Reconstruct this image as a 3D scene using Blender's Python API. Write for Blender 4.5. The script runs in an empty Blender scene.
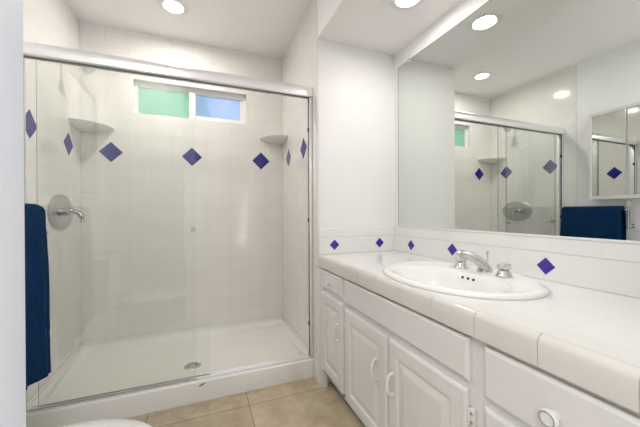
import bpy, bmesh, math, random
from mathutils import Vector, Matrix, noise
PI = math.pi
S = bpy.context.scene
COL = S.collection

# ------------------------------------------------------------ camera
YAW, PITCH, ROLL, FPX, EYE = 0.3759, -0.0040, -0.0036, 296.55, 1.106
fw = Vector((math.sin(YAW), math.cos(YAW), 0)); rt = Vector((math.cos(YAW), -math.sin(YAW), 0)); up = Vector((0, 0, 1))
c, s = math.cos(PITCH), math.sin(PITCH); fw, up = fw*c+up*s, up*c-fw*s
c, s = math.cos(ROLL), math.sin(ROLL); rt, up = rt*c+up*s, up*c-rt*s
cd = bpy.data.cameras.new('camera'); cam = bpy.data.objects.new('camera', cd); COL.objects.link(cam)
cd.sensor_width = 36; cd.lens = FPX/640*36; cd.clip_start = 0.01; cd.clip_end = 100
m = Matrix.Identity(4)
for i in range(3):
    m[i][0] = rt[i]; m[i][1] = up[i]; m[i][2] = -fw[i]
m[2][3] = EYE
cam.matrix_world = m
S.camera = cam

# ------------------------------------------------------------ render look and world
S.view_settings.view_transform = 'Standard'; S.view_settings.look = 'None'
S.view_settings.gamma = 1; S.view_settings.use_curve_mapping = False
S.view_settings.exposure = 0.40
w = bpy.data.worlds.new('sky'); S.world = w; w.use_nodes = True
w.node_tree.nodes['Background'].inputs[0].default_value = (0.66, 0.70, 0.92, 1)
w.node_tree.nodes['Background'].inputs[1].default_value = 2.2

def area(name, loc, size, power, color, direction=(0, 0, -1), shape='RECTANGLE', size_y=None, spread=PI):
    ld = bpy.data.lights.new(name, 'AREA'); ld.energy = power; ld.color = color; ld.shape = shape
    ld.size = size; ld.spread = spread
    if shape == 'RECTANGLE': ld.size_y = size_y or size
    o = bpy.data.objects.new(name, ld); COL.objects.link(o); o.location = loc
    o.rotation_euler = Vector(direction).to_track_quat('-Z', 'Y').to_euler()
    return o
WARM = (1.0, 0.95, 0.90); COOL = (0.86, 0.92, 1.0)
area('hall_fill', (1.30, -0.9, 1.05), 1.6, 34, COOL, (-1, 0.75, 0.25), size_y=1.3)  # added cool fill, unseen, aimed up through the doorway to brighten the ceilings
area('hall_ceiling_fill', (-0.62, -0.9, 2.36), 0.6, 16, (1, 0.96, 0.92), (0, 0, -1))  # added fill overhead in the unseen hall

# ------------------------------------------------------------ measured planes
XL, XR, XV = -0.8373, 0.6867, 1.269
YB, YC, YD, YE = 2.6855, 1.863, 1.885, 1.7712
ZC, ZS, ZP = 2.5222, 2.2181, 0.1445
ZCT = 0.834

# ------------------------------------------------------------ materials
def nodes(name):
    m = bpy.data.materials.new(name); m.use_nodes = True
    nt = m.node_tree; return m, nt, nt.nodes['Principled BSDF']
def mat(name, col, rough=0.5, metal=0, spec=0.5, bump=0, bscale=200, var=0, coat=0, sheen=0):
    m, nt, b = nodes(name)
    b.inputs['Base Color'].default_value = (*col, 1); b.inputs['Roughness'].default_value = rough
    b.inputs['Metallic'].default_value = metal; b.inputs['Specular IOR Level'].default_value = spec
    b.inputs['Coat Weight'].default_value = coat
    if sheen:
        b.inputs['Sheen Weight'].default_value = sheen; b.inputs['Sheen Roughness'].default_value = 0.4
    if bump or var:
        tc = nt.nodes.new('ShaderNodeTexCoord'); nz = nt.nodes.new('ShaderNodeTexNoise')
        nz.inputs['Scale'].default_value = bscale; nz.inputs['Detail'].default_value = 4
        nt.links.new(tc.outputs['Object'], nz.inputs['Vector'])
        if bump:
            bp = nt.nodes.new('ShaderNodeBump'); bp.inputs['Strength'].default_value = bump; bp.inputs['Distance'].default_value = 0.002
            nt.links.new(nz.outputs['Fac'], bp.inputs['Height']); nt.links.new(bp.outputs['Normal'], b.inputs['Normal'])
        if var:
            mx = nt.nodes.new('ShaderNodeMixRGB'); mx.inputs[1].default_value = (*[v*(1-var) for v in col], 1)
            mx.inputs[2].default_value = (*[min(1, v*(1+var)) for v in col], 1)
            nt.links.new(nz.outputs['Fac'], mx.inputs[0]); nt.links.new(mx.outputs[0], b.inputs['Base Color'])
    return m
def tile(name, axu, axv, tw, th, ou, ov, col, grout, mortar=0.0015, rough=0.12, mottled=0, bump=0.25, var=0.015, spec=0.5):
    m, nt, b = nodes(name)
    N, L = nt.nodes, nt.links
    tc = N.new('ShaderNodeTexCoord'); sp = N.new('ShaderNodeSeparateXYZ'); L.new(tc.outputs['Object'], sp.inputs[0])
    cb = N.new('ShaderNodeCombineXYZ')
    for k, (ax, off) in enumerate(((axu, ou), (axv, ov))):
        a = N.new('ShaderNodeMath'); a.operation = 'SUBTRACT'; a.inputs[1].default_value = off-20*(tw if k == 0 else th)
        L.new(sp.outputs['XYZ'.index(ax)], a.inputs[0]); L.new(a.outputs[0], cb.inputs[k])
    br = N.new('ShaderNodeTexBrick'); br.offset = 0; br.squash = 1
    br.inputs['Scale'].default_value = 1; br.inputs['Mortar Size'].default_value = mortar
    br.inputs['Mortar Smooth'].default_value = 0.3; br.inputs['Bias'].default_value = 0
    br.inputs['Brick Width'].default_value = tw; br.inputs['Row Height'].default_value = th
    br.inputs['Color1'].default_value = (*[v*(1-var) for v in col], 1); br.inputs['Color2'].default_value = (*[min(1, v*(1+var)) for v in col], 1)
    br.inputs['Mortar'].default_value = (*grout, 1)
    L.new(cb.outputs[0], br.inputs['Vector'])
    out = br.outputs['Color']
    if mottled:
        nz = N.new('ShaderNodeTexNoise'); nz.inputs['Scale'].default_value = 9; nz.inputs['Detail'].default_value = 7; nz.inputs['Roughness'].default_value = 0.65
        L.new(tc.outputs['Object'], nz.inputs['Vector'])
        rp = N.new('ShaderNodeValToRGB'); rp.color_ramp.elements[0].position = 0.3; rp.color_ramp.elements[1].position = 0.7
        rp.color_ramp.elements[0].color = (1-mottled, 1-mottled*1.15, 1-mottled*1.4, 1); rp.color_ramp.elements[1].color = (1, 1, 1, 1)
        L.new(nz.outputs['Fac'], rp.inputs[0])
        mx = N.new('ShaderNodeMixRGB'); mx.blend_type = 'MULTIPLY'; mx.inputs[0].default_value = 1
        L.new(out, mx.inputs[1]); L.new(rp.outputs[0], mx.inputs[2]); out = mx.outputs[0]
    L.new(out, b.inputs['Base Color'])
    b.inputs['Roughness'].default_value = rough; b.inputs['Specular IOR Level'].default_value = spec
    bp = N.new('ShaderNodeBump'); bp.inputs['Strength'].default_value = bump; bp.inputs['Distance'].default_value = 0.001; bp.invert = True
    L.new(br.outputs['Fac'], bp.inputs['Height']); L.new(bp.outputs['Normal'], b.inputs['Normal'])
    return m
def glass(name, tint, refl=1.0):
    m = bpy.data.materials.new(name); m.use_nodes = True; nt = m.node_tree; N, L = nt.nodes, nt.links; N.clear()
    o = N.new('ShaderNodeOutputMaterial'); t = N.new('ShaderNodeBsdfTransparent'); t.inputs[0].default_value = (*tint, 1)
    g = N.new('ShaderNodeBsdfGlossy'); g.inputs['Roughness'].default_value = 0.0; g.inputs[0].default_value = (refl, refl, refl, 1)
    fr = N.new('ShaderNodeFresnel'); fr.inputs[0].default_value = 1.45
    # the back face of a sheet sees the outside through the same angle, so use the outer Fresnel on both faces
    geo = N.new('ShaderNodeNewGeometry'); mxn = N.new('ShaderNodeMath'); mxn.operation = 'MULTIPLY_ADD'
    mxn.inputs[1].default_value = 1/1.45-1.45; mxn.inputs[2].default_value = 1.45
    L.new(geo.outputs['Backfacing'], mxn.inputs[0]); L.new(mxn.outputs[0], fr.inputs[0])
    mx = N.new('ShaderNodeMixShader'); L.new(fr.outputs[0], mx.inputs[0]); L.new(t.outputs[0], mx.inputs[1]); L.new(g.outputs[0], mx.inputs[2])
    L.new(mx.outputs[0], o.inputs[0]); return m
def emit(name, col, st):
    m = bpy.data.materials.new(name); m.use_nodes = True; nt = m.node_tree; nt.nodes.clear()
    o = nt.nodes.new('ShaderNodeOutputMaterial'); e = nt.nodes.new('ShaderNodeEmission')
    e.inputs[0].default_value = (*col, 1); e.inputs[1].default_value = st; nt.links.new(e.outputs[0], o.inputs[0]); return m
def frosted(name, tint):
    m = bpy.data.materials.new(name); m.use_nodes = True; nt = m.node_tree; N, L = nt.nodes, nt.links; N.clear()
    o = N.new('ShaderNodeOutputMaterial'); r = N.new('ShaderNodeBsdfRefraction'); r.inputs['IOR'].default_value = 1.02
    r.inputs['Roughness'].default_value = 1.0; r.inputs[0].default_value = (*tint, 1)
    t = N.new('ShaderNodeBsdfTranslucent'); t.inputs[0].default_value = (*tint, 1)
    nz = N.new('ShaderNodeTexNoise'); nz.inputs['Scale'].default_value = 22; nz.inputs['Detail'].default_value = 3
    tc = N.new('ShaderNodeTexCoord'); L.new(tc.outputs['Object'], nz.inputs['Vector'])
    mx = N.new('ShaderNodeMixShader'); L.new(nz.outputs['Fac'], mx.inputs[0]); L.new(r.outputs[0], mx.inputs[1]); L.new(t.outputs[0], mx.inputs[2])
    L.new(mx.outputs[0], o.inputs[0]); return m

TW, TH = 0.1524, 0.1115
TC, TG = (0.845, 0.825, 0.785), (0.75, 0.725, 0.68)
M_back = tile('glazed_wall_tile_back', 'X', 'Z', TW, TH, XL, ZP, TC, TG)
M_side = tile('glazed_wall_tile_side', 'Y', 'Z', TW, TH, YB, ZP, TC, TG)
M_blue = mat('cobalt_glazed_tile', (0.018, 0.010, 0.22), 0.10)
M_bluebs = mat('violet_glazed_tile', (0.065, 0.028, 0.34), 0.12)
M_paint = mat('white_wall_paint', (0.90, 0.895, 0.89), 0.55, bump=0.08, bscale=300)
M_ceil = mat('white_ceiling_paint', (0.94, 0.925, 0.915), 0.6, bump=0.08, bscale=200)
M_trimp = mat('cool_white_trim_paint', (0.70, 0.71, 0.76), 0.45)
M_floor = tile('beige_travertine_look_tile', 'X', 'Y', 0.527, 0.527, 0.242, 1.728, (0.62, 0.53, 0.39), (0.27, 0.22, 0.16), 0.0028, 0.35, mottled=0.34, var=0.05)
M_hallfloor = mat('hall_floor', (0.45, 0.37, 0.28), 0.5)
M_hall = mat('hall_wall_paint', (0.80, 0.80, 0.80), 0.7)
M_chrome = mat('polished_chrome', (0.80, 0.80, 0.81), 0.08, 1)
M_chrome2 = mat('brushed_chrome', (0.62, 0.62, 0.61), 0.28, 1)
M_header = mat('bright_aluminium', (0.93, 0.93, 0.95), 0.28, 0.75)
M_dark = mat('dark_rubber', (0.03, 0.03, 0.032), 0.6)
M_shade_edge = mat('header_shade_mirror_edge', (0.22, 0.21, 0.20), 0.6)  # dark tone: painted shadow under the header, and the mirror's dark edge
M_glass = glass('clear_shower_glass', (0.985, 0.992, 0.985))
M_edge = mat('polished_glass_edge', (0.16, 0.22, 0.19), 0.15)
M_pan = mat('white_acrylic', (0.87, 0.855, 0.82), 0.22)
M_porc = mat('white_porcelain', (0.86, 0.86, 0.85), 0.06)
M_cab = mat('white_cabinet_enamel', (0.77, 0.76, 0.75), 0.28)
M_pull = mat('white_ceramic_pull', (0.84, 0.83, 0.82), 0.12)
M_ring = mat('grey_ring_inlay', (0.35, 0.34, 0.33), 0.3)
M_steel = mat('hinge_steel', (0.55, 0.53, 0.50), 0.3, 1)
M_ctop = tile('white_counter_tile', 'X', 'Y', 0.1635, 0.1635, 0.778, 0.43, (0.80, 0.795, 0.78), (0.75, 0.745, 0.73), 0.0014, 0.10, bump=0.2)
M_cedge = tile('white_counter_edge_tile', 'Y', 'Z', 0.1635, 0.40, 0.43, 0.60, (0.80, 0.785, 0.755), (0.52, 0.49, 0.44), 0.0016, 0.10, bump=0.5)
M_bsy = tile('backsplash_tile_long', 'Y', 'Z', 0.1635, 0.111, 0.586, 0.834, (0.85, 0.845, 0.83), (0.80, 0.79, 0.775), 0.0010, 0.10, bump=0.2)
M_bsx = tile('backsplash_tile_end', 'X', 'Z', 0.1635, 0.111, 0.72, 0.834, (0.85, 0.845, 0.83), (0.80, 0.79, 0.775), 0.0010, 0.10, bump=0.2)
M_mirror = mat('silvered_mirror', (0.74, 0.77, 0.745), 0.0, 1)
M_mirror2 = mat('cabinet_mirror', (0.80, 0.82, 0.80), 0.0, 1)
M_towel = mat('navy_terry_cloth', (0.003, 0.028, 0.085), 0.95, spec=0.12, bump=1.0, bscale=110, var=0.85)
M_lens = emit('lit_lamp_lens', (1, 0.97, 0.92), 6)
M_lampring = mat('lamp_trim_white', (0.85, 0.84, 0.83), 0.4)
M_vinyl = mat('white_vinyl', (0.88, 0.88, 0.88), 0.35)
M_paneL = frosted('frosted_pane', (0.76, 0.88, 0.76))
M_paneR = frosted('frosted_pane_sash', (0.66, 0.70, 0.83))
M_hole = mat('dark_hole', (0.01, 0.01, 0.01), 0.8)
M_crystal = mat('clear_acrylic_and_chrome', (0.66, 0.66, 0.66), 0.12, 0.7)
M_fchrome = mat('worn_faucet_chrome', (0.62, 0.62, 0.62), 0.18, 1)
M_fchrome2 = mat('lever_chrome', (0.55, 0.55, 0.56), 0.15, 1)
M_leaf = mat('hedge_leaves', (0.36, 0.66, 0.42), 0.8, var=0.5, bscale=14)
M_ground = mat('garden_ground', (0.35, 0.38, 0.25), 0.9)
M_scuff = mat('grey_scuff', (0.17, 0.18, 0.22), 0.5)

# ------------------------------------------------------------ mesh helpers
def finish(bm, name, mats, parent=None, smooth=True, angle=35):
    bmesh.ops.recalc_face_normals(bm, faces=bm.faces)
    me = bpy.data.meshes.new(name); bm.to_mesh(me); bm.free()
    for m_ in (mats if isinstance(mats, (list, tuple)) else [mats]): me.materials.append(m_)
    if smooth:
        me.polygons.foreach_set('use_smooth', [True]*len(me.polygons)); me.set_sharp_from_angle(angle=math.radians(angle))
    o = bpy.data.objects.new(name, me); COL.objects.link(o)
    if parent:
        o.parent = parent; o.matrix_parent_inverse = Matrix.Translation(-Vector(parent.location))
        # keep parts in world coordinates while their parent sits at the thing's base
    return o
def add_box(bm, x0, x1, y0, y1, z0, z1, bevel=0, seg=2, mi=0):
    t = bmesh.new()
    vs = [t.verts.new((x, y, z)) for x in (x0, x1) for y in (y0, y1) for z in (z0, z1)]
    for f in ((0,1,3,2),(4,6,7,5),(0,4,5,1),(2,3,7,6),(0,2,6,4),(1,5,7,3)): t.faces.new([vs[i] for i in f])
    bmesh.ops.recalc_face_normals(t, faces=t.faces)
    if bevel: bmesh.ops.bevel(t, geom=list(t.edges), offset=bevel, segments=seg, affect='EDGES', profile=0.5)
    merge(bm, t, mi)
def merge(bm, t, mi=0, mtx=None):
    mp = {}
    for v in t.verts: mp[v] = bm.verts.new(mtx @ v.co if mtx else v.co)
    for f in t.faces:
        try: nf = bm.faces.new([mp[v] for v in f.verts]); nf.material_index = mi
        except ValueError: pass
    t.free()
def box(name, mats, x0, x1, y0, y1, z0, z1, bevel=0, parent=None, seg=2):
    bm = bmesh.new(); add_box(bm, x0, x1, y0, y1, z0, z1, bevel, seg); return finish(bm, name, mats, parent)
def add_prism(bm, poly, axis, a, b, mi=0):
    """poly of 2D points in the two other axes (cyclic order after axis), extruded from a to b"""
    def P(p, t): return {'x': (t, p[0], p[1]), 'y': (p[0], t, p[1]), 'z': (p[0], p[1], t)}[axis]
    A = [bm.verts.new(P(p, a)) for p in poly]; B = [bm.verts.new(P(p, b)) for p in poly]; n = len(poly)
    fs = [bm.faces.new(A), bm.faces.new(B[::-1])]
    for i in range(n): fs.append(bm.faces.new([A[i], B[i], B[(i+1) % n], A[(i+1) % n]]))
    for f in fs: f.material_index = mi
def add_lathe(bm, prof, mtx, n=32, mi=0, sx=1, sy=1):
    """prof: (radius, height) revolve about local z then mtx"""
    rings = []
    for r, h in prof:
        if r < 1e-6: rings.append([bm.verts.new(mtx @ Vector((0, 0, h)))])
        else: rings.append([bm.verts.new(mtx @ Vector((r*sx*math.cos(2*PI*k/n), r*sy*math.sin(2*PI*k/n), h))) for k in range(n)])
    for a, b in zip(rings, rings[1:]):
        for k in range(n):
            q = []
            for v in (a[k % len(a)], a[(k+1) % n % len(a)], b[(k+1) % n % len(b)], b[k % len(b)]):
                if v not in q: q.append(v)
            if len(q) > 2:
                f = bm.faces.new(q); f.material_index = mi
def frame_to(loc, z):
    return Matrix.Translation(loc) @ Vector(z).to_track_quat('Z', 'Y').to_matrix().to_4x4()
def add_tube(bm, pts, rad, n=12, mi=0, flat=1.0):
    pts = [Vector(p) for p in pts]; N = len(pts); rads = rad if isinstance(rad, (list, tuple)) else [rad]*N
    rings = []; prev = None
    for i, p in enumerate(pts):
        d = (pts[min(i+1, N-1)]-pts[max(i-1, 0)]).normalized()
        ref = prev if prev is not None else (Vector((0, 0, 1)) if abs(d.z) < 0.9 else Vector((1, 0, 0)))
        a = (ref-d*ref.dot(d)).normalized(); b = d.cross(a); prev = a
        rings.append([bm.verts.new(p+(a*math.cos(2*PI*k/n)*flat+b*math.sin(2*PI*k/n))*rads[i]) for k in range(n)])
    fs = []
    for A, B in zip(rings, rings[1:]):
        for k in range(n): fs.append(bm.faces.new([A[k], A[(k+1) % n], B[(k+1) % n], B[k]]))
    fs += [bm.faces.new(rings[0][::-1]), bm.faces.new(rings[-1])]
    for f in fs: f.material_index = mi
def curve(ps, n=10):
    """Catmull-Rom through points"""
    ps = [Vector(p) for p in ps]; out = []
    for i in range(len(ps)-1):
        p0, p1, p2, p3 = ps[max(i-1, 0)], ps[i], ps[i+1], ps[min(i+2, len(ps)-1)]
        for k in range(n):
            t = k/n
            out.append(0.5*((2*p1)+(p2-p0)*t+(2*p0-5*p1+4*p2-p3)*t*t+(3*p1-p0-3*p2+p3)*t**3))
    return out+[ps[-1]]
def tag(o, label, cat, group=None):
    o['label'] = label; o['category'] = cat
    if group: o['group'] = group
    return o
def thing(name, label, cat, loc, group=None):
    o = bpy.data.objects.new(name, None); COL.objects.link(o); o.location = loc; o.empty_display_size = 0.05
    return tag(o, label, cat, group)
def struct(o):
    o['kind'] = 'structure'; return o

# ------------------------------------------------------------ setting
struct(box('floor', M_floor, XL-0.1, XV+0.1, 0.05, YB+0.1, -0.1, 0))
bm = bmesh.new()
add_box(bm, XL-0.1, XV+0.1, 0.05, YB+0.15, ZC, ZC+0.1)
add_box(bm, XR, XV+0.1, 0.05, YE, ZS, ZC)
struct(finish(bm, 'ceiling', M_ceil, smooth=False))
def add_diamond(bm, axis, at, cu, cv, h, mi, out):
    """glazed diamond tile proud of the wall by 1 mm"""
    poly = [(cu-h, cv), (cu, cv-h), (cu+h, cv), (cu, cv+h)]
    add_prism(bm, poly, axis, at-out*0.004, at+out*0.0012, mi)
# shower back wall with window opening
WX0, WX1, WZ0, WZ1 = -0.500, 0.362, 1.888, 2.152
bm = bmesh.new()
add_box(bm, XL-0.1, WX0, YB, YB+0.14, 0, ZC); add_box(bm, WX1, XR+0.1, YB, YB+0.14, 0, ZC)
add_box(bm, WX0, WX1, YB, YB+0.14, 0, WZ0); add_box(bm, WX0, WX1, YB, YB+0.14, WZ1, ZC)
for x in (-0.649, -0.082, 0.489): add_diamond(bm, 'y', YB, x, 1.571, 0.077, 1, -1)
struct(finish(bm, 'wall_back', [M_back, M_blue], smooth=False))
# left wall: tiled inside the shower, painted in the room
bm = bmesh.new()
add_box(bm, XL-0.1, XL, 1.757, YB, 0, ZC)
for y in (1.991, 2.473): add_diamond(bm, 'x', XL, y, 1.571, 0.077, 1, 1)
struct(finish(bm, 'wall_shower_left', [M_side, M_blue], smooth=False))
struct(box('wall_left', M_paint, XL-0.1, XL-0.004, 0.42, 1.757, 0, ZC))
bm = bmesh.new()
add_box(bm, XR, XR+0.1, 1.90, YB, 0, ZC); add_box(bm, XR, XR+0.0045, 1.777, 1.90, 0, ZC)
for y in (2.064, 2.473): add_diamond(bm, 'x', XR, y, 1.575, 0.077, 1, -1)
struct(finish(bm, 'wall_shower_right', [M_side, M_blue], smooth=False))
struct(box('wall_vanity_end', M_paint, XR+0.0045, XV+0.1, YE, 1.90, 0, ZC, bevel=0.003))
struct(box('wall_right', M_paint, XV, XV+0.1, 0.05, YE, 0, ZC))
# the front of the room: a stub wall with a cased end at the left of the camera, a return at the vanity
struct(box('wall_front_left', M_paint, XL-0.1, -0.195, 0.295, 0.42, 0, ZC))
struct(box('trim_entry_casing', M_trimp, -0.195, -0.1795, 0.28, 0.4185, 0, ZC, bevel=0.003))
struct(box('wall_front_right', M_paint, 0.72, XV+0.1, 0.05, 0.17, 0, ZC))
# adjoining hall behind the camera
struct(box('floor_hall', M_hallfloor, -2.0, 2.2, -2.6, 0.05, -0.1, 0))
struct(box('ceiling_hall', M_hall, -2.0, 2.2, -2.6, 0.05, 2.42, ZC+0.1))
struct(box('wall_hall_rear', M_hall, -2.0, 2.2, -2.6, -2.5, 0, 2.42))
struct(box('wall_hall_left', M_hall, -1.03, XL-0.1, -2.5, 0.30, 0, 2.42))
struct(box('wall_hall_right', M_hall, XV+0.1, XV+0.2, -2.5, 0.05, 0, 2.42))
struct(box('floor_entry', M_hallfloor, XL-0.1, XL-0.0, 0.0, 0.04, -0.1, -0.001)) if False else None

# window_1
wd = struct(bpy.data.objects.new('window_1', None)); COL.objects.link(wd); wd.location = (0, YB+0.08, WZ0)
FY = YB+0.045
bm = bmesh.new()
add_box(bm, WX0, WX1, FY, FY+0.05, WZ1-0.036, WZ1, 0.002); add_box(bm, WX0, WX1, FY, FY+0.05, WZ0, WZ0+0.014, 0.002)
add_box(bm, WX0, WX0+0.022, FY+0.0005, FY+0.049, WZ0+0.0138, WZ1-0.0358); add_box(bm, WX1-0.022, WX1, FY+0.0005, FY+0.049, WZ0+0.0138, WZ1-0.0358)
add_box(bm, -0.105, -0.055, FY-0.004, FY+0.05, WZ0+0.01, WZ1-0.03, 0.002)
finish(bm, 'window_frame', M_vinyl, wd)
bm = bmesh.new()
sx0, sx1, sz0, sz1 = -0.056, WX1-0.02, WZ0+0.012, WZ1-0.034
for a in ((sx0, sx1, sz0, sz0+0.032), (sx0, sx1, sz1-0.006, sz1), (sx0, sx0+0.006, sz0+0.032, sz1-0.006), (sx1-0.028, sx1, sz0+0.032, sz1-0.006)):
    add_box(bm, a[0], a[1], FY+0.012, FY+0.04, a[2], a[3])
finish(bm, 'window_sash', M_vinyl, wd)
box('window_pane', M_paneL, WX0+0.02, -0.10, FY+0.02, FY+0.024, WZ0+0.012, WZ1-0.034, parent=wd)
box('window_pane', M_paneR, sx0, sx1, FY+0.03, FY+0.034, sz0, sz1, parent=wd)

# outside: hedge and ground
bm = bmesh.new(); bmesh.ops.create_icosphere(bm, subdivisions=5, radius=1)
for v in bm.verts:
    n = v.co.normalized(); d = 1+0.18*noise.noise(n*5)+0.10*noise.noise(n*14); v.co = Vector((n.x*1.5*d, n.y*0.5*d, n.z*1.7*d))
hd = finish(bm, 'garden_hedge', M_leaf); hd.location = (-1.45, 3.7, 1.65)
tag(hd, 'green leafy shrub outside, blurred behind the left frosted window pane', 'shrub')
struct(box('ground', M_ground, -6, 6, YB+0.2, 12, -0.1, 0))

# ------------------------------------------------------------ recessed lights
def downlight(x, y, zc, label, power):
    t = thing('recessed_light', label, 'ceiling light', (x, y, zc), 'recessed ceiling lights')
    bm = bmesh.new()
    add_lathe(bm, [(0.060, 0), (0.063, -0.010), (0.080, -0.011), (0.092, -0.006), (0.095, 0)], Matrix.Translation((x, y, zc)), 40)
    finish(bm, 'trim_ring', M_lampring, t)
    bm = bmesh.new(); add_lathe(bm, [(0.0605, -0.0005), (0.060, -0.0025), (0, -0.0035)], Matrix.Translation((x, y, zc)), 40)
    finish(bm, 'lens', M_lens, t)
    area('lamp_light', (x, y, zc-0.005), 0.115, power, WARM, (0, 0, -1), 'DISK')
downlight(-0.18, 2.255, ZC, 'lit round recessed light in the grey-white ceiling above the shower', 5.5)
downlight(0.99, 1.262, ZS, 'lit round recessed light in the dropped ceiling over the sink', 2.2)
downlight(0.99, 0.50, ZS, 'added round recessed fill light in the dropped ceiling near the entrance, out of frame', 1.5)  # unseen lamp added as fill for the vanity side
downlight(-0.45, 0.72, ZC, 'added round recessed fill light in the main ceiling above the toilet, out of frame', 4.0)  # unseen lamp added as fill over the toilet side

# ------------------------------------------------------------ shower pan
bx0, bx1 = XL+0.001, XR-0.001
pan = thing('shower_pan', 'white acrylic shower pan with a raised front curb', 'shower pan', (-0.07, 2.27, 0))
bm = bmesh.new()
def ring(z, i_side, y0, y1): return [bm.verts.new(p) for p in ((bx0+i_side, y0, z), (bx1-i_side, y0, z), (bx1-i_side, y1, z), (bx0+i_side, y1, z))]
yb = YB-0.001
R = [ring(0, 0, YC+0.004, yb), ring(0.112, 0, YC, yb), ring(0.119, 0, YC+0.003, yb), ring(0.1215, 0, YC+0.010, yb),
     ring(0.1235, 0.012, YC+0.085, yb-0.012), ring(0.118, 0.016, YC+0.094, yb-0.016), ring(0.072, 0.026, YC+0.110, yb-0.030), ring(0.062, 0.040, YC+0.125, yb-0.045)]
for A, B in zip(R, R[1:]):
    for k in range(4): bm.faces.new([A[k], A[(k+1) % 4], B[(k+1) % 4], B[k]])
cv = bm.verts.new((-0.07, 2.215, 0.052)); A = R[-1]
for k in range(4): bm.faces.new([A[k], A[(k+1) % 4], cv])
bm.faces.new(R[0][::-1])
# flange under the tile along back and sides
add_box(bm, bx0, bx1, yb-0.010, yb, 0.11, ZP, 0.002); add_box(bm, bx0, bx0+0.010, YC+0.06, yb, 0.11, ZP, 0.002); add_box(bm, bx1-0.010, bx1, YC+0.06, yb, 0.11, ZP, 0.002)
finish(bm, 'basin', M_pan, pan, angle=50)
bm = bmesh.new()
add_lathe(bm, [(0, 0.012), (0.020, 0.012), (0.022, 0.0105), (0.038, 0.0105), (0.050, 0.008), (0.056, 0.003), (0.056, -0.004)], Matrix.Translation((-0.072, 2.212, 0.049)), 32)
dr = finish(bm, 'drain', M_chrome2, pan); dr['label'] = 'round chrome drain'
bm = bmesh.new()
for k in range(8):
    a = 2*PI*k/8; add_lathe(bm, [(0, 0.0015), (0.0045, 0.0015), (0.0045, 0)], Matrix.Translation((-0.072+0.030*math.cos(a), 2.212+0.030*math.sin(a), 0.0592)), 8)
finish(bm, 'drain_hole', M_hole, dr)
bm = bmesh.new()
pts = [(-0.032, 0.098), (-0.020, 0.1005), (-0.008, 0.108), (0.008, 0.110), (0.018, 0.1125), (0.004, 0.104), (-0.004, 0.099), (-0.014, 0.094), (-0.024, 0.094)]
add_prism(bm, pts, 'y', YC-0.0008, YC+0.001)
sc_ = finish(bm, 'chip_mark', M_scuff, pan, smooth=False); sc_['label'] = 'small dark grey chip on the curb front'

# ------------------------------------------------------------ shower enclosure
ZH0, ZH1 = 1.878, 1.951
en = thing('shower_enclosure', 'chrome shower door frame with rounded header, jambs and bottom track', 'shower frame', (-0.07, YD, 0.12))
Y0, Y1 = 1.862, 1.919
prof = [(Y0+0.003, ZH0)] + [(Y0-0.001+0.000*k, ZH0+0.004+0.020*k) for k in range(2)]
for k in range(9):
    a = PI-k*PI/8; prof.append(((Y0+Y1)/2+(Y1-Y0)/2*math.cos(a)*1.0, ZH1-0.038+0.038*math.sin(a)))
prof += [(Y1, ZH0), (Y1-0.010, ZH0), (Y1-0.010, ZH0+0.02), (Y0+0.013, ZH0+0.02), (Y0+0.013, ZH0)]
bm = bmesh.new(); add_prism(bm, prof, 'x', XL+0.002, XR-0.002); finish(bm, 'header', M_header, en, angle=40)
bm = bmesh.new(); add_box(bm, XL+0.01, XR-0.01, Y0+0.012, Y1-0.009, ZH0+0.004, ZH0+0.019); finish(bm, 'header_shade_strip', M_shade_edge, en)  # dark strip standing in for the shadow under the header
for a, b, q in ((XR-0.024, XR-0.002, -1), (XL+0.002, XL+0.016, 1)):
    bm = bmesh.new(); add_box(bm, a, b, 1.870, 1.922, 0.125, ZH0-0.003, 0.003)
    inner = a if q < 0 else b
    add_box(bm, inner-0.004, inner+0.004, 1.876, 1.880, 0.14, ZH0-0.005, 0, mi=1)
    j = finish(bm, 'jamb', [M_header, M_dark], en)
    for z in (0.36, 1.055, 1.66):
        bm = bmesh.new(); add_box(bm, inner+q*0.000-0.006, inner+0.006, 1.873, 1.892, z-0.012, z+0.012, 0.002); finish(bm, 'bumper', M_dark, j)
bm = bmesh.new()
add_prism(bm, [(1.878, 0.1225), (1.878, 0.128), (1.897, 0.1285), (1.897, 0.131), (1.901, 0.131), (1.901, 0.1285), (1.918, 0.1285), (1.918, 0.132), (1.922, 0.132), (1.922, 0.1225)], 'x', XL+0.002, XR-0.002)
finish(bm, 'bottom_track', M_header, en, smooth=False)

def shower_panel(x0, x1, y, kx, side, label):
    t = thing('sliding_glass_door', label, 'shower door', ((x0+x1)/2, y, 0.13), None)
    bm = bmesh.new(); add_box(bm, x0, x1, y-0.003, y+0.003, 0.131, 1.886)
    for f in bm.faces:
        n = f.calc_center_median()
        if abs(n.y-y) < 0.001: f.material_index = 1
    finish(bm, 'glass_pane', [M_glass, M_edge], t, smooth=False)
    bm = bmesh.new()
    for q in (-1, 1):
        add_lathe(bm, [(0, 0.022), (0.011, 0.022), (0.014, 0.019), (0.014, 0.012), (0.008, 0.008), (0.008, 0.002), (0.011, 0.0), (0, 0.0)] if q == side else [(0, 0.004), (0.010, 0.004), (0.011, 0)],
                  frame_to((kx, y+q*0.003, 1.008), (0, q, 0)), 20)
    k = finish(bm, 'knob', M_steel, t); k['label'] = 'small round chrome knob'
    return t
shower_panel(-0.815, -0.040, 1.888, -0.053, -1, 'outer clear glass sliding shower door, its knob at the free edge')
shower_panel(-0.776, 0.034, 1.911, -0.752, 1, 'inner clear glass sliding shower door, reaching furthest right along the track')

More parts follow.
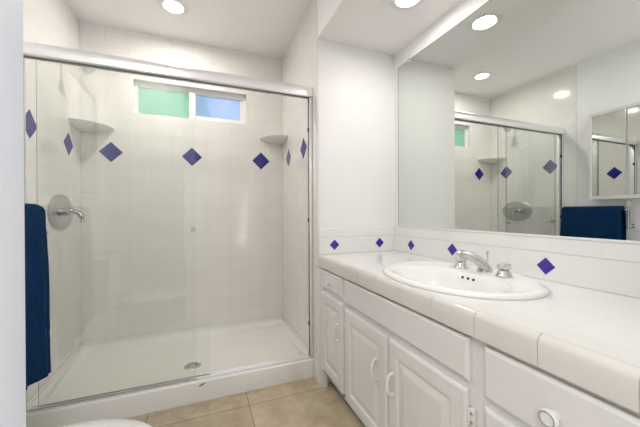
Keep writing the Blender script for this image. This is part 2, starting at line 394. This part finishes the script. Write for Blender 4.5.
# ------------------------------------------------------------ corner shelves
def corner_shelf(cx, cy, q, z, r, label):
    bm = bmesh.new(); n = 16
    def prof(rr, zz): return [(cx, cy, zz)]+[(cx+q*rr*math.sin(a)**0.9 if False else cx+q*rr*math.cos(a), cy-rr*math.sin(a), zz) for a in [k*PI/2/n for k in range(n+1)]]
    L_ = [prof(r*0.50, z-0.045), prof(r*0.80, z-0.030), prof(r*0.97, z-0.014), prof(r, z-0.004), prof(r*0.985, z)]
    VV = [[bm.verts.new(p) for p in l] for l in L_]
    bm.faces.new(VV[0]); bm.faces.new(VV[-1])
    for A, B in zip(VV, VV[1:]):
        for k in range(len(A)): bm.faces.new([A[k], A[(k+1) % len(A)], B[(k+1) % len(A)], B[k]])
    o = finish(bm, 'corner_shelf', M_pan, angle=50); tag(o, label, 'shelf', 'ceramic corner shelves in the shower'); return o
corner_shelf(XL+0.001, YB-0.001, 1, 1.752, 0.212, 'rounded white ceramic shelf in the left back corner of the shower')
corner_shelf(XR-0.001, YB-0.001, -1, 1.778, 0.205, 'rounded white ceramic shelf in the right back corner of the shower')

# ------------------------------------------------------------ shower valve and head
VY, VZ = 2.345, 1.112
va = thing('shower_valve', 'round chrome shower valve with a curved lever on the left tiled wall', 'faucet', (XL, VY, VZ))
bm = bmesh.new()
add_lathe(bm, [(0.112, 0), (0.114, 0.004), (0.108, 0.010), (0.085, 0.016), (0.045, 0.020), (0, 0.021)], frame_to((XL, VY, VZ), (1, 0, 0)), 48, sx=1.5, sy=1.0)
finish(bm, 'escutcheon', M_chrome2, va)
bm = bmesh.new(); HY = VY-0.055
add_lathe(bm, [(0.028, 0.015), (0.026, 0.025), (0.021, 0.045), (0.022, 0.058), (0.016, 0.064), (0, 0.066)], frame_to((XL, HY, VZ), (1, 0, 0)), 28)
finish(bm, 'valve_stem', M_steel, va)
bm = bmesh.new()
add_tube(bm, curve([(XL+0.055, HY, VZ+0.002), (XL+0.080, HY+0.008, VZ+0.008), (XL+0.108, HY+0.018, VZ-0.008), (XL+0.122, HY+0.022, VZ-0.040), (XL+0.124, HY+0.022, VZ-0.066)], 6),
         [0.016]*8+[0.014]*9+[0.010]*8, 14)
finish(bm, 'lever', M_fchrome2, va)
sh = thing('wall_shower', 'small chrome shower head on an arm from the left tiled wall', 'shower head', (XL, 2.35, 2.06))
bm = bmesh.new()
add_tube(bm, curve([(XL, 2.35, 2.105), (XL+0.05, 2.35, 2.110), (XL+0.10, 2.35, 2.095), (XL+0.128, 2.35, 2.075)], 6), 0.010, 12)
add_lathe(bm, [(0.030, 0), (0.028, 0.006), (0.012, 0.010)], frame_to((XL, 2.35, 2.105), (1, 0, 0)), 24)
finish(bm, 'shower_arm', M_chrome2, sh)
bm = bmesh.new(); add_lathe(bm, [(0.010, 0.0), (0.014, 0.012), (0.016, 0.02), (0.034, 0.045), (0.038, 0.055), (0.036, 0.060), (0, 0.060)], frame_to((XL+0.122, 2.35, 2.080), (0.55, 0, -0.85)), 28)
finish(bm, 'spray_head', M_chrome2, sh)

# ------------------------------------------------------------ vanity cabinet
va = thing('vanity_cabinet', 'white painted vanity cabinet with raised panel doors under the tiled counter', 'cabinet', (0.98, 0.97, 0))
XF, XD = 0.708, 0.690       # face frame, door front
VY0, VY1 = 0.172, 1.769
bm = bmesh.new()
add_box(bm, XF, XV-0.001, VY1-0.018, VY1, 0.105, 0.761)
add_box(bm, XF, XV-0.001, VY0, VY0+0.018, 0.105, 0.761)
add_box(bm, XF, XV-0.001, VY0, VY1, 0.105, 0.123)
add_box(bm, XV-0.012, XV-0.001, VY0, VY1, 0.105, 0.761)
add_box(bm, XF, XF+0.018, VY0, VY1, 0.105, 0.761)
add_box(bm, XF-0.010, XF+0.02, 1.725, VY1, 0.0, 0.76, 0.002)       # corner stile running to the floor
finish(bm, 'body', M_cab, va, smooth=False)
box('toe_kick', M_cab, XF+0.065, XF+0.083, VY0, VY1, 0, 0.106, parent=va)
def panel_front(name, y0, y1, z0, z1, steps):
    bm = bmesh.new(); xb = XF-0.0005
    rs = []
    for ins, x in [(0, xb)]+steps:
        rs.append([bm.verts.new(p) for p in ((x, y0+ins, z0+ins), (x, y1-ins, z0+ins), (x, y1-ins, z1-ins), (x, y0+ins, z1-ins))])
    bm.faces.new(rs[0]); bm.faces.new(rs[-1])
    for A, B in zip(rs, rs[1:]):
        for k in range(4): bm.faces.new([A[k], A[(k+1) % 4], B[(k+1) % 4], B[k]])
    return finish(bm, name, M_cab, va, smooth=False)
SLAB = [(0, XD+0.007), (0.003, XD+0.003), (0.009, XD)]
DOOR = [(0, XD+0.007), (0.003, XD+0.003), (0.010, XD), (0.056, XD), (0.060, XD+0.006), (0.064, XD+0.0075), (0.070, XD+0.0075), (0.094, XD+0.001), (0.098, XD+0.0005)]
def d_pull(parent, y, z0, z1):
    bm = bmesh.new(); x = XD-0.001
    add_tube(bm, curve([(x+0.004, y, z0), (x-0.016, y, z0+0.004), (x-0.026, y, (z0+z1)/2), (x-0.016, y, z1-0.004), (x+0.004, y, z1)], 6), 0.0052, 10, flat=1.3)
    h = finish(bm, 'handle', M_pull, parent)
def knob(parent, y, z, r=0.017, ringed=True):
    bm = bmesh.new()
    add_lathe(bm, [(r*0.62, -0.002), (r*0.5, 0.010), (r*0.9, 0.014), (r, 0.019), (r, 0.024), (r*0.88, 0.028)] + ([(r*0.86, 0.028), (r*0.78, 0.0265), (0, 0.0265)] if ringed else [(0, 0.030)]), frame_to((XD, y, z), (-1, 0, 0)), 28)
    k = finish(bm, 'knob', M_pull, parent)
    if ringed:
        bm = bmesh.new(); add_lathe(bm, [(r*0.85, 0.0278), (r*0.83, 0.0290), (r*0.74, 0.0290), (r*0.72, 0.0262)], frame_to((XD, y, z), (-1, 0, 0)), 28)
        rg = finish(bm, 'ring_inlay', M_ring, k)
d = panel_front('drawer', 1.440, 1.722, 0.640, 0.750, SLAB+[(0.020, XD), (0.024, XD+0.003), (0.028, XD)])
knob(d, 1.600, 0.692, 0.013, False)
d = panel_front('door', 1.436, 1.730, 0.125, 0.612, DOOR); d_pull(d, 1.478, 0.400, 0.490)
panel_front('false_drawer_front', 0.623, 1.410, 0.628, 0.750, SLAB)
d = panel_front('door', 1.022, 1.404, 0.118, 0.600, DOOR); d_pull(d, 1.090, 0.392, 0.478)
d = panel_front('door', 0.628, 1.010, 0.118, 0.600, DOOR); d_pull(d, 0.975, 0.392, 0.472)
for z in (0.530, 0.19):
    bm = bmesh.new()
    add_box(bm, XD+0.004, XD+0.0175, 0.606, 0.622, z-0.024, z+0.024, 0.0015)
    add_tube(bm, [(XD+0.006, 0.624, z-0.022), (XD+0.006, 0.624, z+0.022)], 0.0042, 10)
    h = finish(bm, 'hinge', M_cab, d)
    bm = bmesh.new()
    for q in (-0.012, 0.012): add_lathe(bm, [(0.0045, 0), (0.004, 0.002), (0, 0.003)], frame_to((XD+0.004, 0.613, z+q), (-1, 0, 0)), 10)
    finish(bm, 'screw', M_steel, h)
for z0, z1 in ((0.612, 0.748), (0.430, 0.588), (0.280, 0.414), (0.118, 0.264)):
    d = panel_front('drawer', 0.186, 0.573, z0, z1, SLAB); knob(d, 0.400, (z0+z1)/2-0.006, 0.019)

# ------------------------------------------------------------ countertop with sink opening
SX, SY, RX, RY = 0.962, 0.941, 0.258, 0.334
ct = thing('countertop', 'white tiled vanity countertop with a thick rounded front edge', 'counter', (0.98, 0.97, 0.762))
CX0, CX1, CY0, CY1 = 0.706, XV-0.001, 0.172, YE-0.001
bm = bmesh.new(); n = 96
def rect_pt(a):
    dx, dy = math.cos(a), math.sin(a); t = 1e9
    if dx > 1e-9: t = min(t, (CX1-SX)/dx)
    if dx < -1e-9: t = min(t, (CX0-SX)/dx)
    if dy > 1e-9: t = min(t, (CY1-SY)/dy)
    if dy < -1e-9: t = min(t, (CY0-SY)/dy)
    return SX+dx*t, SY+dy*t
angs = sorted([2*PI*k/n for k in range(n)]+[math.atan2(y-SY, x-SX) % (2*PI) for x in (CX0, CX1) for y in (CY0, CY1)])
hr = 0.945
O1 = [bm.verts.new((*rect_pt(a), ZCT)) for a in angs]
def ell(a, k):
    t = math.atan2(math.sin(a)/RY, math.cos(a)/RX); return SX+RX*k*math.cos(t), SY+RY*k*math.sin(t)
I1 = [bm.verts.new((*ell(a, hr), ZCT)) for a in angs]; I0 = [bm.verts.new((*ell(a, hr), ZCT-0.05)) for a in angs]; O0 = [bm.verts.new((*rect_pt(a), ZCT-0.05)) for a in angs]
N_ = len(angs)
for A, B in ((O1, I1), (I1, I0), (I0, O0), (O0, O1)):
    for k in range(N_): bm.faces.new([A[k], A[(k+1) % N_], B[(k+1) % N_], B[k]])
finish(bm, 'tile_top', M_ctop, ct, smooth=False)
prof = [(CX0, 0.762), (0.686, 0.762), (0.6835, 0.765), (0.682, 0.80), (0.6825, 0.818), (0.686, 0.828), (0.693, 0.8345), (0.700, 0.8360), (0.705, 0.8350), (CX0, ZCT)]
bm = bmesh.new()
seams = [CY0]+[0.43+0.1635*k for k in range(-1, 9) if CY0 < 0.43+0.1635*k < CY1]+[CY1]
for a, b in zip(seams, seams[1:]):
    A = [bm.verts.new((p[0], a+0.0009, p[1])) for p in prof]; B = [bm.verts.new((p[0], b-0.0009, p[1])) for p in prof]; k_ = len(prof)
    bm.faces.new(A); bm.faces.new(B[::-1])
    for i in range(k_): bm.faces.new([A[i], B[i], B[(i+1) % k_], A[(i+1) % k_]])
prof2 = [(CX0, 0.7625), (0.687, 0.7625), (0.6845, 0.766), (0.6835, 0.80), (0.684, 0.817), (0.688, 0.8265), (0.694, 0.8325), (0.700, 0.8340), (CX0, ZCT-0.001)]
add_prism(bm, prof2, 'y', CY0, CY1, 1)
M_grout = mat('grey_grout', (0.50, 0.47, 0.43), 0.8)
M_cedgep = mat('white_edge_glaze', (0.73, 0.705, 0.665), 0.10)
finish(bm, 'edge_tile', [M_cedgep, M_grout], ct, angle=30)

# ------------------------------------------------------------ backsplash
bs = thing('backsplash', 'white tile backsplash with small violet diamond insets behind the counter', 'backsplash', (1.26, 1.1, ZCT))
bm = bmesh.new(); XB = XV-0.008; YBk = YE-0.008
add_box(bm, XB, XV-0.0005, 0.172, YE-0.0005, ZCT+0.001, 0.945); add_box(bm, XB, XV-0.0005, 0.172, YE-0.0005, 0.945, 1.003, 0.003)
for y in (1.58, 1.236, 0.912, 0.763, 0.43): 
    if y != 0.912: add_diamond(bm, 'x', XB, y, 0.901 if y == 1.236 else 0.890, 0.034, 1, -1)
finish(bm, 'tile_strip', [M_bsy, M_bluebs], bs, smooth=False)
bm = bmesh.new()
add_box(bm, XR+0.002, XB, YBk, YE-0.0005, ZCT+0.001, 0.945); add_box(bm, XR+0.002, XB, YBk, YE-0.0005, 0.945, 1.000, 0.003)
for x in (0.797, 1.140): add_diamond(bm, 'y', YBk, x, 0.894, 0.034, 1, -1)
finish(bm, 'tile_strip', [M_bsx, M_bluebs], bs, smooth=False)

# ------------------------------------------------------------ sink
sk = thing('bathroom_sink', 'oval white porcelain drop-in sink in the tiled counter', 'sink', (SX, SY, ZCT))
bm = bmesh.new(); n = 72
BX, BY, BRX, BRY = 0.890, 0.925, 0.152, 0.246       # basin mouth, set towards the front
def el(cx, cy, rx, ry, z): return [bm.verts.new((cx+rx*math.cos(2*PI*k/n), cy+ry*math.sin(2*PI*k/n), z)) for k in range(n)]
Z = ZCT
L_ = [el(SX, SY, RX, RY, Z+0.0005), el(SX, SY, RX+0.001, RY+0.001, Z+0.006), el(SX, SY, RX-0.003, RY-0.003, Z+0.013), el(SX, SY, RX-0.011, RY-0.011, Z+0.0175), el(SX, SY, RX-0.024, RY-0.024, Z+0.018),
      el(SX-0.004, SY, RX-0.034, RY-0.034, Z+0.0155),
      el(BX+0.012, BY, BRX+0.030, BRY+0.020, Z+0.0145), el(BX, BY, BRX+0.008, BRY+0.008, Z+0.0125), el(BX, BY, BRX, BRY, Z+0.007), el(BX, BY, BRX-0.007, BRY-0.008, Z-0.004), el(BX+0.004, BY, BRX-0.022, BRY-0.030, Z-0.040),
      el(BX+0.01, BY, BRX-0.050, BRY-0.080, Z-0.090), el(BX+0.015, BY, BRX-0.090, BRY-0.150, Z-0.118), el(BX+0.02, BY, 0.026, 0.026, Z-0.124),
      el(BX+0.02, BY, 0.026, 0.026, Z-0.135), el(BX+0.02, BY, 0.12, 0.2, Z-0.130), el(SX-0.06, SY, 0.17, 0.24, Z-0.03), el(SX, SY, RX*0.93, RY*0.93, Z-0.003)]
for A, B in zip(L_, L_[1:]+L_[:1]):
    for k in range(n): bm.faces.new([A[k], A[(k+1) % n], B[(k+1) % n], B[k]])
finish(bm, 'basin', M_porc, sk, angle=80)
for y in (0.955, 0.928, 0.901):
    bm = bmesh.new(); t = math.asin((y-BY)/BRY); x = BX+(BRX-0.010)*math.cos(t)
    add_lathe(bm, [(0.0055, -0.004), (0.0055, 0.0015), (0, 0.0015)], frame_to((x+0.001, y, Z-0.008), (-1, 0, 0.45)), 16)
    finish(bm, 'overflow_hole', M_hole, sk)
bm = bmesh.new(); add_lathe(bm, [(0, 0.005), (0.018, 0.004), (0.020, 0.001), (0.026, 0.001), (0.0265, -0.004)], Matrix.Translation((BX+0.02, BY, Z-0.1235)), 28)
finish(bm, 'drain', M_chrome, sk)

# ------------------------------------------------------------ faucet
DZ = Z+0.0150
fa = thing('sink_faucet', 'chrome widespread sink faucet with two clear-topped handles', 'faucet', (1.10, 0.925, DZ))
bm = bmesh.new()
add_lathe(bm, [(0.031, 0), (0.031, 0.004), (0.026, 0.008)], Matrix.Translation((1.125, 0.925, DZ)), 28)
pth = curve([(1.130, 0.925, DZ+0.002), (1.118, 0.925, DZ+0.024), (1.085, 0.926, DZ+0.050), (1.035, 0.928, DZ+0.075), (0.995, 0.930, DZ+0.084), (0.978, 0.931, DZ+0.072)], 6)
k_ = len(pth); rad = [0.028-0.0145*min(1, i/(k_*0.7)) for i in range(k_)]
add_tube(bm, pth, rad, 18)
add_tube(bm, [(1.142, 0.925, DZ+0.02), (1.142, 0.925, DZ+0.075)], 0.003, 8)
add_lathe(bm, [(0, 0.014), (0.005, 0.012), (0.006, 0.006), (0.003, 0)], Matrix.Translation((1.142, 0.925, DZ+0.072)), 12)
finish(bm, 'spout', M_fchrome, fa)
for y in (1.030, 0.822):
    bm = bmesh.new()
    add_lathe(bm, [(0.030, 0), (0.030, 0.004), (0.025, 0.010), (0.022, 0.022), (0.018, 0.026), (0.0, 0.027)], Matrix.Translation((1.105, y, DZ)), 28)
    h = finish(bm, 'handle_base', M_fchrome, fa)
    bm = bmesh.new()
    prof_ = [(0.012, 0.024), (0.018, 0.030), (0.023, 0.036), (0.023, 0.048), (0.017, 0.054), (0.0, 0.056)]
    nn = 30; rings = []
    for r, hh in prof_:
        rings.append([bm.verts.new((1.105+r*(1+0.14*math.cos(5*2*PI*k/nn))*math.cos(2*PI*k/nn), y+r*(1+0.14*math.cos(5*2*PI*k/nn))*math.sin(2*PI*k/nn), DZ+hh)) for k in range(nn)] if r > 0 else [bm.verts.new((1.105, y, DZ+hh))])
    for A, B in zip(rings, rings[1:]):
        for k in range(nn):
            if len(B) == 1: bm.faces.new([A[k], A[(k+1) % nn], B[0]])
            else: bm.faces.new([A[k], A[(k+1) % nn], B[(k+1) % nn], B[k]])
    finish(bm, 'handle_knob', M_crystal, h)

# ------------------------------------------------------------ wall mirror
mi_ = thing('wall_mirror', 'large frameless wall mirror above the sink counter', 'mirror', (XV, 1.0, 1.0067))
bm = bmesh.new(); add_box(bm, XV-0.006, XV-0.0005, 0.20, 1.7165, 1.0085, 2.104)
for f in bm.faces:
    if f.calc_center_median().x > XV-0.0055: f.material_index = 1
finish(bm, 'mirror_glass', [M_mirror, M_edge], mi_, smooth=False)
bm = bmesh.new()
for a in ((1.7135, 1.7170, 1.012, 2.1045), (0.1995, 0.2030, 1.012, 2.1045), (0.203, 1.7135, 2.1010, 2.1045)): add_box(bm, XV-0.0068, XV-0.0004, *a)
finish(bm, 'mirror_edge', M_shade_edge, mi_, smooth=False)
box('bottom_channel', M_pull, XV-0.010, XV-0.0005, 0.20, 1.7165, 1.0035, 1.0125, 0.001, mi_)
for y in (1.60, 0.55):
    bm = bmesh.new(); add_box(bm, XV-0.011, XV-0.0005, y-0.010, y+0.010, 2.094, 2.112, 0.002); finish(bm, 'mirror_clip', M_chrome2, mi_)

# ------------------------------------------------------------ medicine cabinet
mc = thing('medicine_cabinet', 'white framed medicine cabinet with mirrored sliding doors on the left wall', 'medicine cabinet', (XL, 1.36, 1.215))
mx0, mx1, my0, my1, mz0, mz1 = XL-0.0035, XL+0.098, 1.085, 1.615, 1.212, 1.985
bm = bmesh.new()
add_box(bm, mx0, mx0+0.006, my0, my1, mz0, mz1)
for a in ((my0, my0+0.022, mz0, mz1), (my1-0.022, my1, mz0, mz1)): add_box(bm, mx0, mx1, *a, 0.002)
for a in ((mz0, mz0+0.030), (mz1-0.026, mz1)): add_box(bm, mx0, mx1, my0+0.022, my1-0.022, *a, 0.002)
for z in (1.44, 1.67): add_box(bm, mx0, mx1-0.03, my0+0.02, my1-0.02, z, z+0.006)
finish(bm, 'body', M_cab, mc, smooth=False)
for a, b, x in ((1.360, my1-0.021, mx1-0.012), (my0+0.021, 1.375, mx1-0.020)):
    bm = bmesh.new(); add_box(bm, x, x+0.005, a, b, mz0+0.029, mz1-0.025)
    dd = finish(bm, 'mirrored_door', M_mirror2, mc, smooth=False)
    bm = bmesh.new(); e = a if x > mx1-0.015 else b; add_box(bm, x-0.001, x+0.0075, e-0.003, e+0.003, mz0+0.029, mz1-0.022, 0.001)
    finish(bm, 'edge_strip', M_chrome2, dd)

# ------------------------------------------------------------ towel rack and towel
tr = thing('towel_rack', 'chrome towel rack with a looped end bracket on the left wall', 'towel rack', (XL, 1.6, 1.1))
BXX, BZ = XL+0.078, 1.114
wallx = XL-0.004
bm = bmesh.new(); add_tube(bm, [(BXX, 1.345, BZ), (BXX, 1.842, BZ)], 0.008, 14); finish(bm, 'bar', M_chrome, tr)
for y in (1.352, 1.832):
    bm = bmesh.new()
    wx = wallx if y < 1.757 else XL
    add_box(bm, wx, wx+0.012, y-0.014, y+0.010, 0.965, 0.998, 0.002)
    add_tube(bm, [(wx+0.01, y, 0.982), (wx+0.045, y, 0.982)], 0.006, 10)
    if y > 1.5:
        add_tube(bm, [(wx+0.045, y, 0.982), (BXX, y, 0.99), (BXX, y, BZ)], 0.0055, 10); finish(bm, 'bracket', M_chrome, tr); continue
    add_tube(bm, [(wx+0.045, y, 0.955), (wx+0.045, y, 1.19)], 0.0055, 10)
    add_tube(bm, [(BXX+0.0, y, 0.955), (BXX+0.0, y, 1.19)], 0.0055, 10)
    add_tube(bm, [(wx+0.045, y, 0.957), (BXX, y, 0.957)], 0.0055, 10)
    add_tube(bm, [(wx+0.045, y, 1.188), (BXX, y, 1.188)], 0.0055, 10)
    finish(bm, 'bracket', M_chrome, tr)
# towel folded over the bar
bm = bmesh.new()
ty0, ty1 = 1.388, 1.814; NU, = (40,)
def xs_profile():
    pts = []
    # outer skin: back bottom, up the wall side, over the bar, down the room side
    zb, zf = 0.52, 0.325
    for k in range(12): pts.append((XL+0.018, zb+(BZ-zb)*k/12, -1))
    for k in range(13):
        a = PI-PI*k/12; pts.append((BXX+0.002+0.052*math.cos(a), BZ+0.038*math.sin(a), 0))
    for k in range(1, 25):
        t = k/24; pts.append((XL+0.132+0.012*t+0.006*math.sin(t*5), BZ+(zf-BZ)*t, 1))
    # inner skin back up
    for k in range(24, -1, -1):
        t = k/24; pts.append((XL+0.095+0.010*t, BZ-0.0+(zf+0.004-BZ)*t, 2))
    for k in range(1, 6):
        a = PI*k/6; pts.append((BXX+0.0205*math.cos(a)-0.0, BZ+0.014*math.sin(a), 0))
    for k in range(12, -1, -1): pts.append((XL+0.048, zb+0.004+(BZ-zb)*k/12, -2))
    return pts
PR = xs_profile(); rows = []
for i in range(NU+1):
    u_ = i/NU; y = ty0+(ty1-ty0)*u_; row = []
    for (x, z, tg) in PR:
        drop = max(0, (BZ-z)/0.78)
        if tg in (1, 2):
            wv = 0.010*math.sin(u_*17+0.6)*drop**0.5 + 0.003*math.sin(u_*37+0.5*z*9)*drop
            x += wv + 0.012*drop*u_
            yy = y + (u_-0.5)*0.035*drop
            z2 = z + 0.085*(1-u_)*drop - 0.004*math.sin(u_*6)*drop
        else: yy = y; z2 = z
        p = Vector((x, min(yy, 1.848), z2))
        p.x += 0.0022*noise.noise(Vector((yy*30, z2*30, x*10)))
        p.x = max(p.x, XL+0.003)
        row.append(bm.verts.new(p))
    rows.append(row)
for A, B in zip(rows, rows[1:]):
    for k in range(len(A)): bm.faces.new([A[k], A[(k+1) % len(A)], B[(k+1) % len(A)], B[k]])
bm.faces.new(rows[0]); bm.faces.new(rows[-1][::-1])
bmesh.ops.triangulate(bm, faces=[f for f in bm.faces if len(f.verts) > 4])
tw = finish(bm, 'bath_towel', M_towel, angle=70)
tag(tw, 'dark navy blue bath towel folded over the towel rack', 'towel')

# ------------------------------------------------------------ toilet
to = thing('toilet', 'white toilet with closed rounded lid, its edge at the bottom of the photo', 'toilet', (-0.5, 0.985, 0))
TY = 0.995
def oval(cx, rx_b, rx_f, ry, z, n=48):
    out = []
    for k in range(n):
        a = 2*PI*k/n; cc = math.cos(a); out.append(bm.verts.new((cx+(rx_f if cc > 0 else rx_b)*cc, TY+ry*math.sin(a), z)))
    return out
def loft(Ls):
    for A, B in zip(Ls, Ls[1:]):
        for k in range(len(A)): bm.faces.new([A[k], A[(k+1) % len(A)], B[(k+1) % len(A)], B[k]])
    bm.faces.new(Ls[0][::-1]); bm.faces.new(Ls[-1])
bm = bmesh.new()
loft([oval(-0.46, 0.20, 0.20, 0.115, 0.0), oval(-0.46, 0.20, 0.20, 0.11, 0.03), oval(-0.46, 0.19, 0.17, 0.095, 0.12), oval(-0.44, 0.20, 0.20, 0.115, 0.22), oval(-0.42, 0.22, 0.255, 0.165, 0.32), oval(-0.41, 0.235, 0.275, 0.182, 0.375), oval(-0.41, 0.235, 0.275, 0.182, 0.385)])
finish(bm, 'bowl', M_porc, to, angle=60)
bm = bmesh.new(); loft([oval(-0.41, 0.20, 0.282, 0.188, 0.386), oval(-0.41, 0.205, 0.286, 0.192, 0.392), oval(-0.41, 0.205, 0.286, 0.192, 0.400), oval(-0.41, 0.20, 0.282, 0.188, 0.404)])
finish(bm, 'seat', M_porc, to, angle=60)
bm = bmesh.new(); loft([oval(-0.41, 0.20, 0.286, 0.196, 0.405), oval(-0.41, 0.205, 0.289, 0.196, 0.408), oval(-0.41, 0.205, 0.289, 0.196, 0.418), oval(-0.41, 0.198, 0.280, 0.187, 0.426), oval(-0.41, 0.17, 0.24, 0.155, 0.430), oval(-0.41, 0.08, 0.1, 0.06, 0.432)])
finish(bm, 'lid', M_porc, to, angle=60)
bm = bmesh.new(); add_box(bm, XL+0.004, -0.635, TY-0.21, TY+0.21, 0.37, 0.74, 0.02, 3); tk = finish(bm, 'tank', M_porc, to)
bm = bmesh.new(); add_tube(bm, [(-0.637, TY+0.15, 0.68), (-0.618, TY+0.15, 0.68)], 0.008, 10); add_tube(bm, [(-0.622, TY+0.155, 0.68), (-0.618, TY+0.08, 0.673)], 0.006, 10); finish(bm, 'flush_lever', M_chrome, tk)
bm = bmesh.new(); add_box(bm, XL+0.003, -0.625, TY-0.22, TY+0.22, 0.741, 0.775, 0.01, 3); finish(bm, 'tank_lid', M_porc, to)
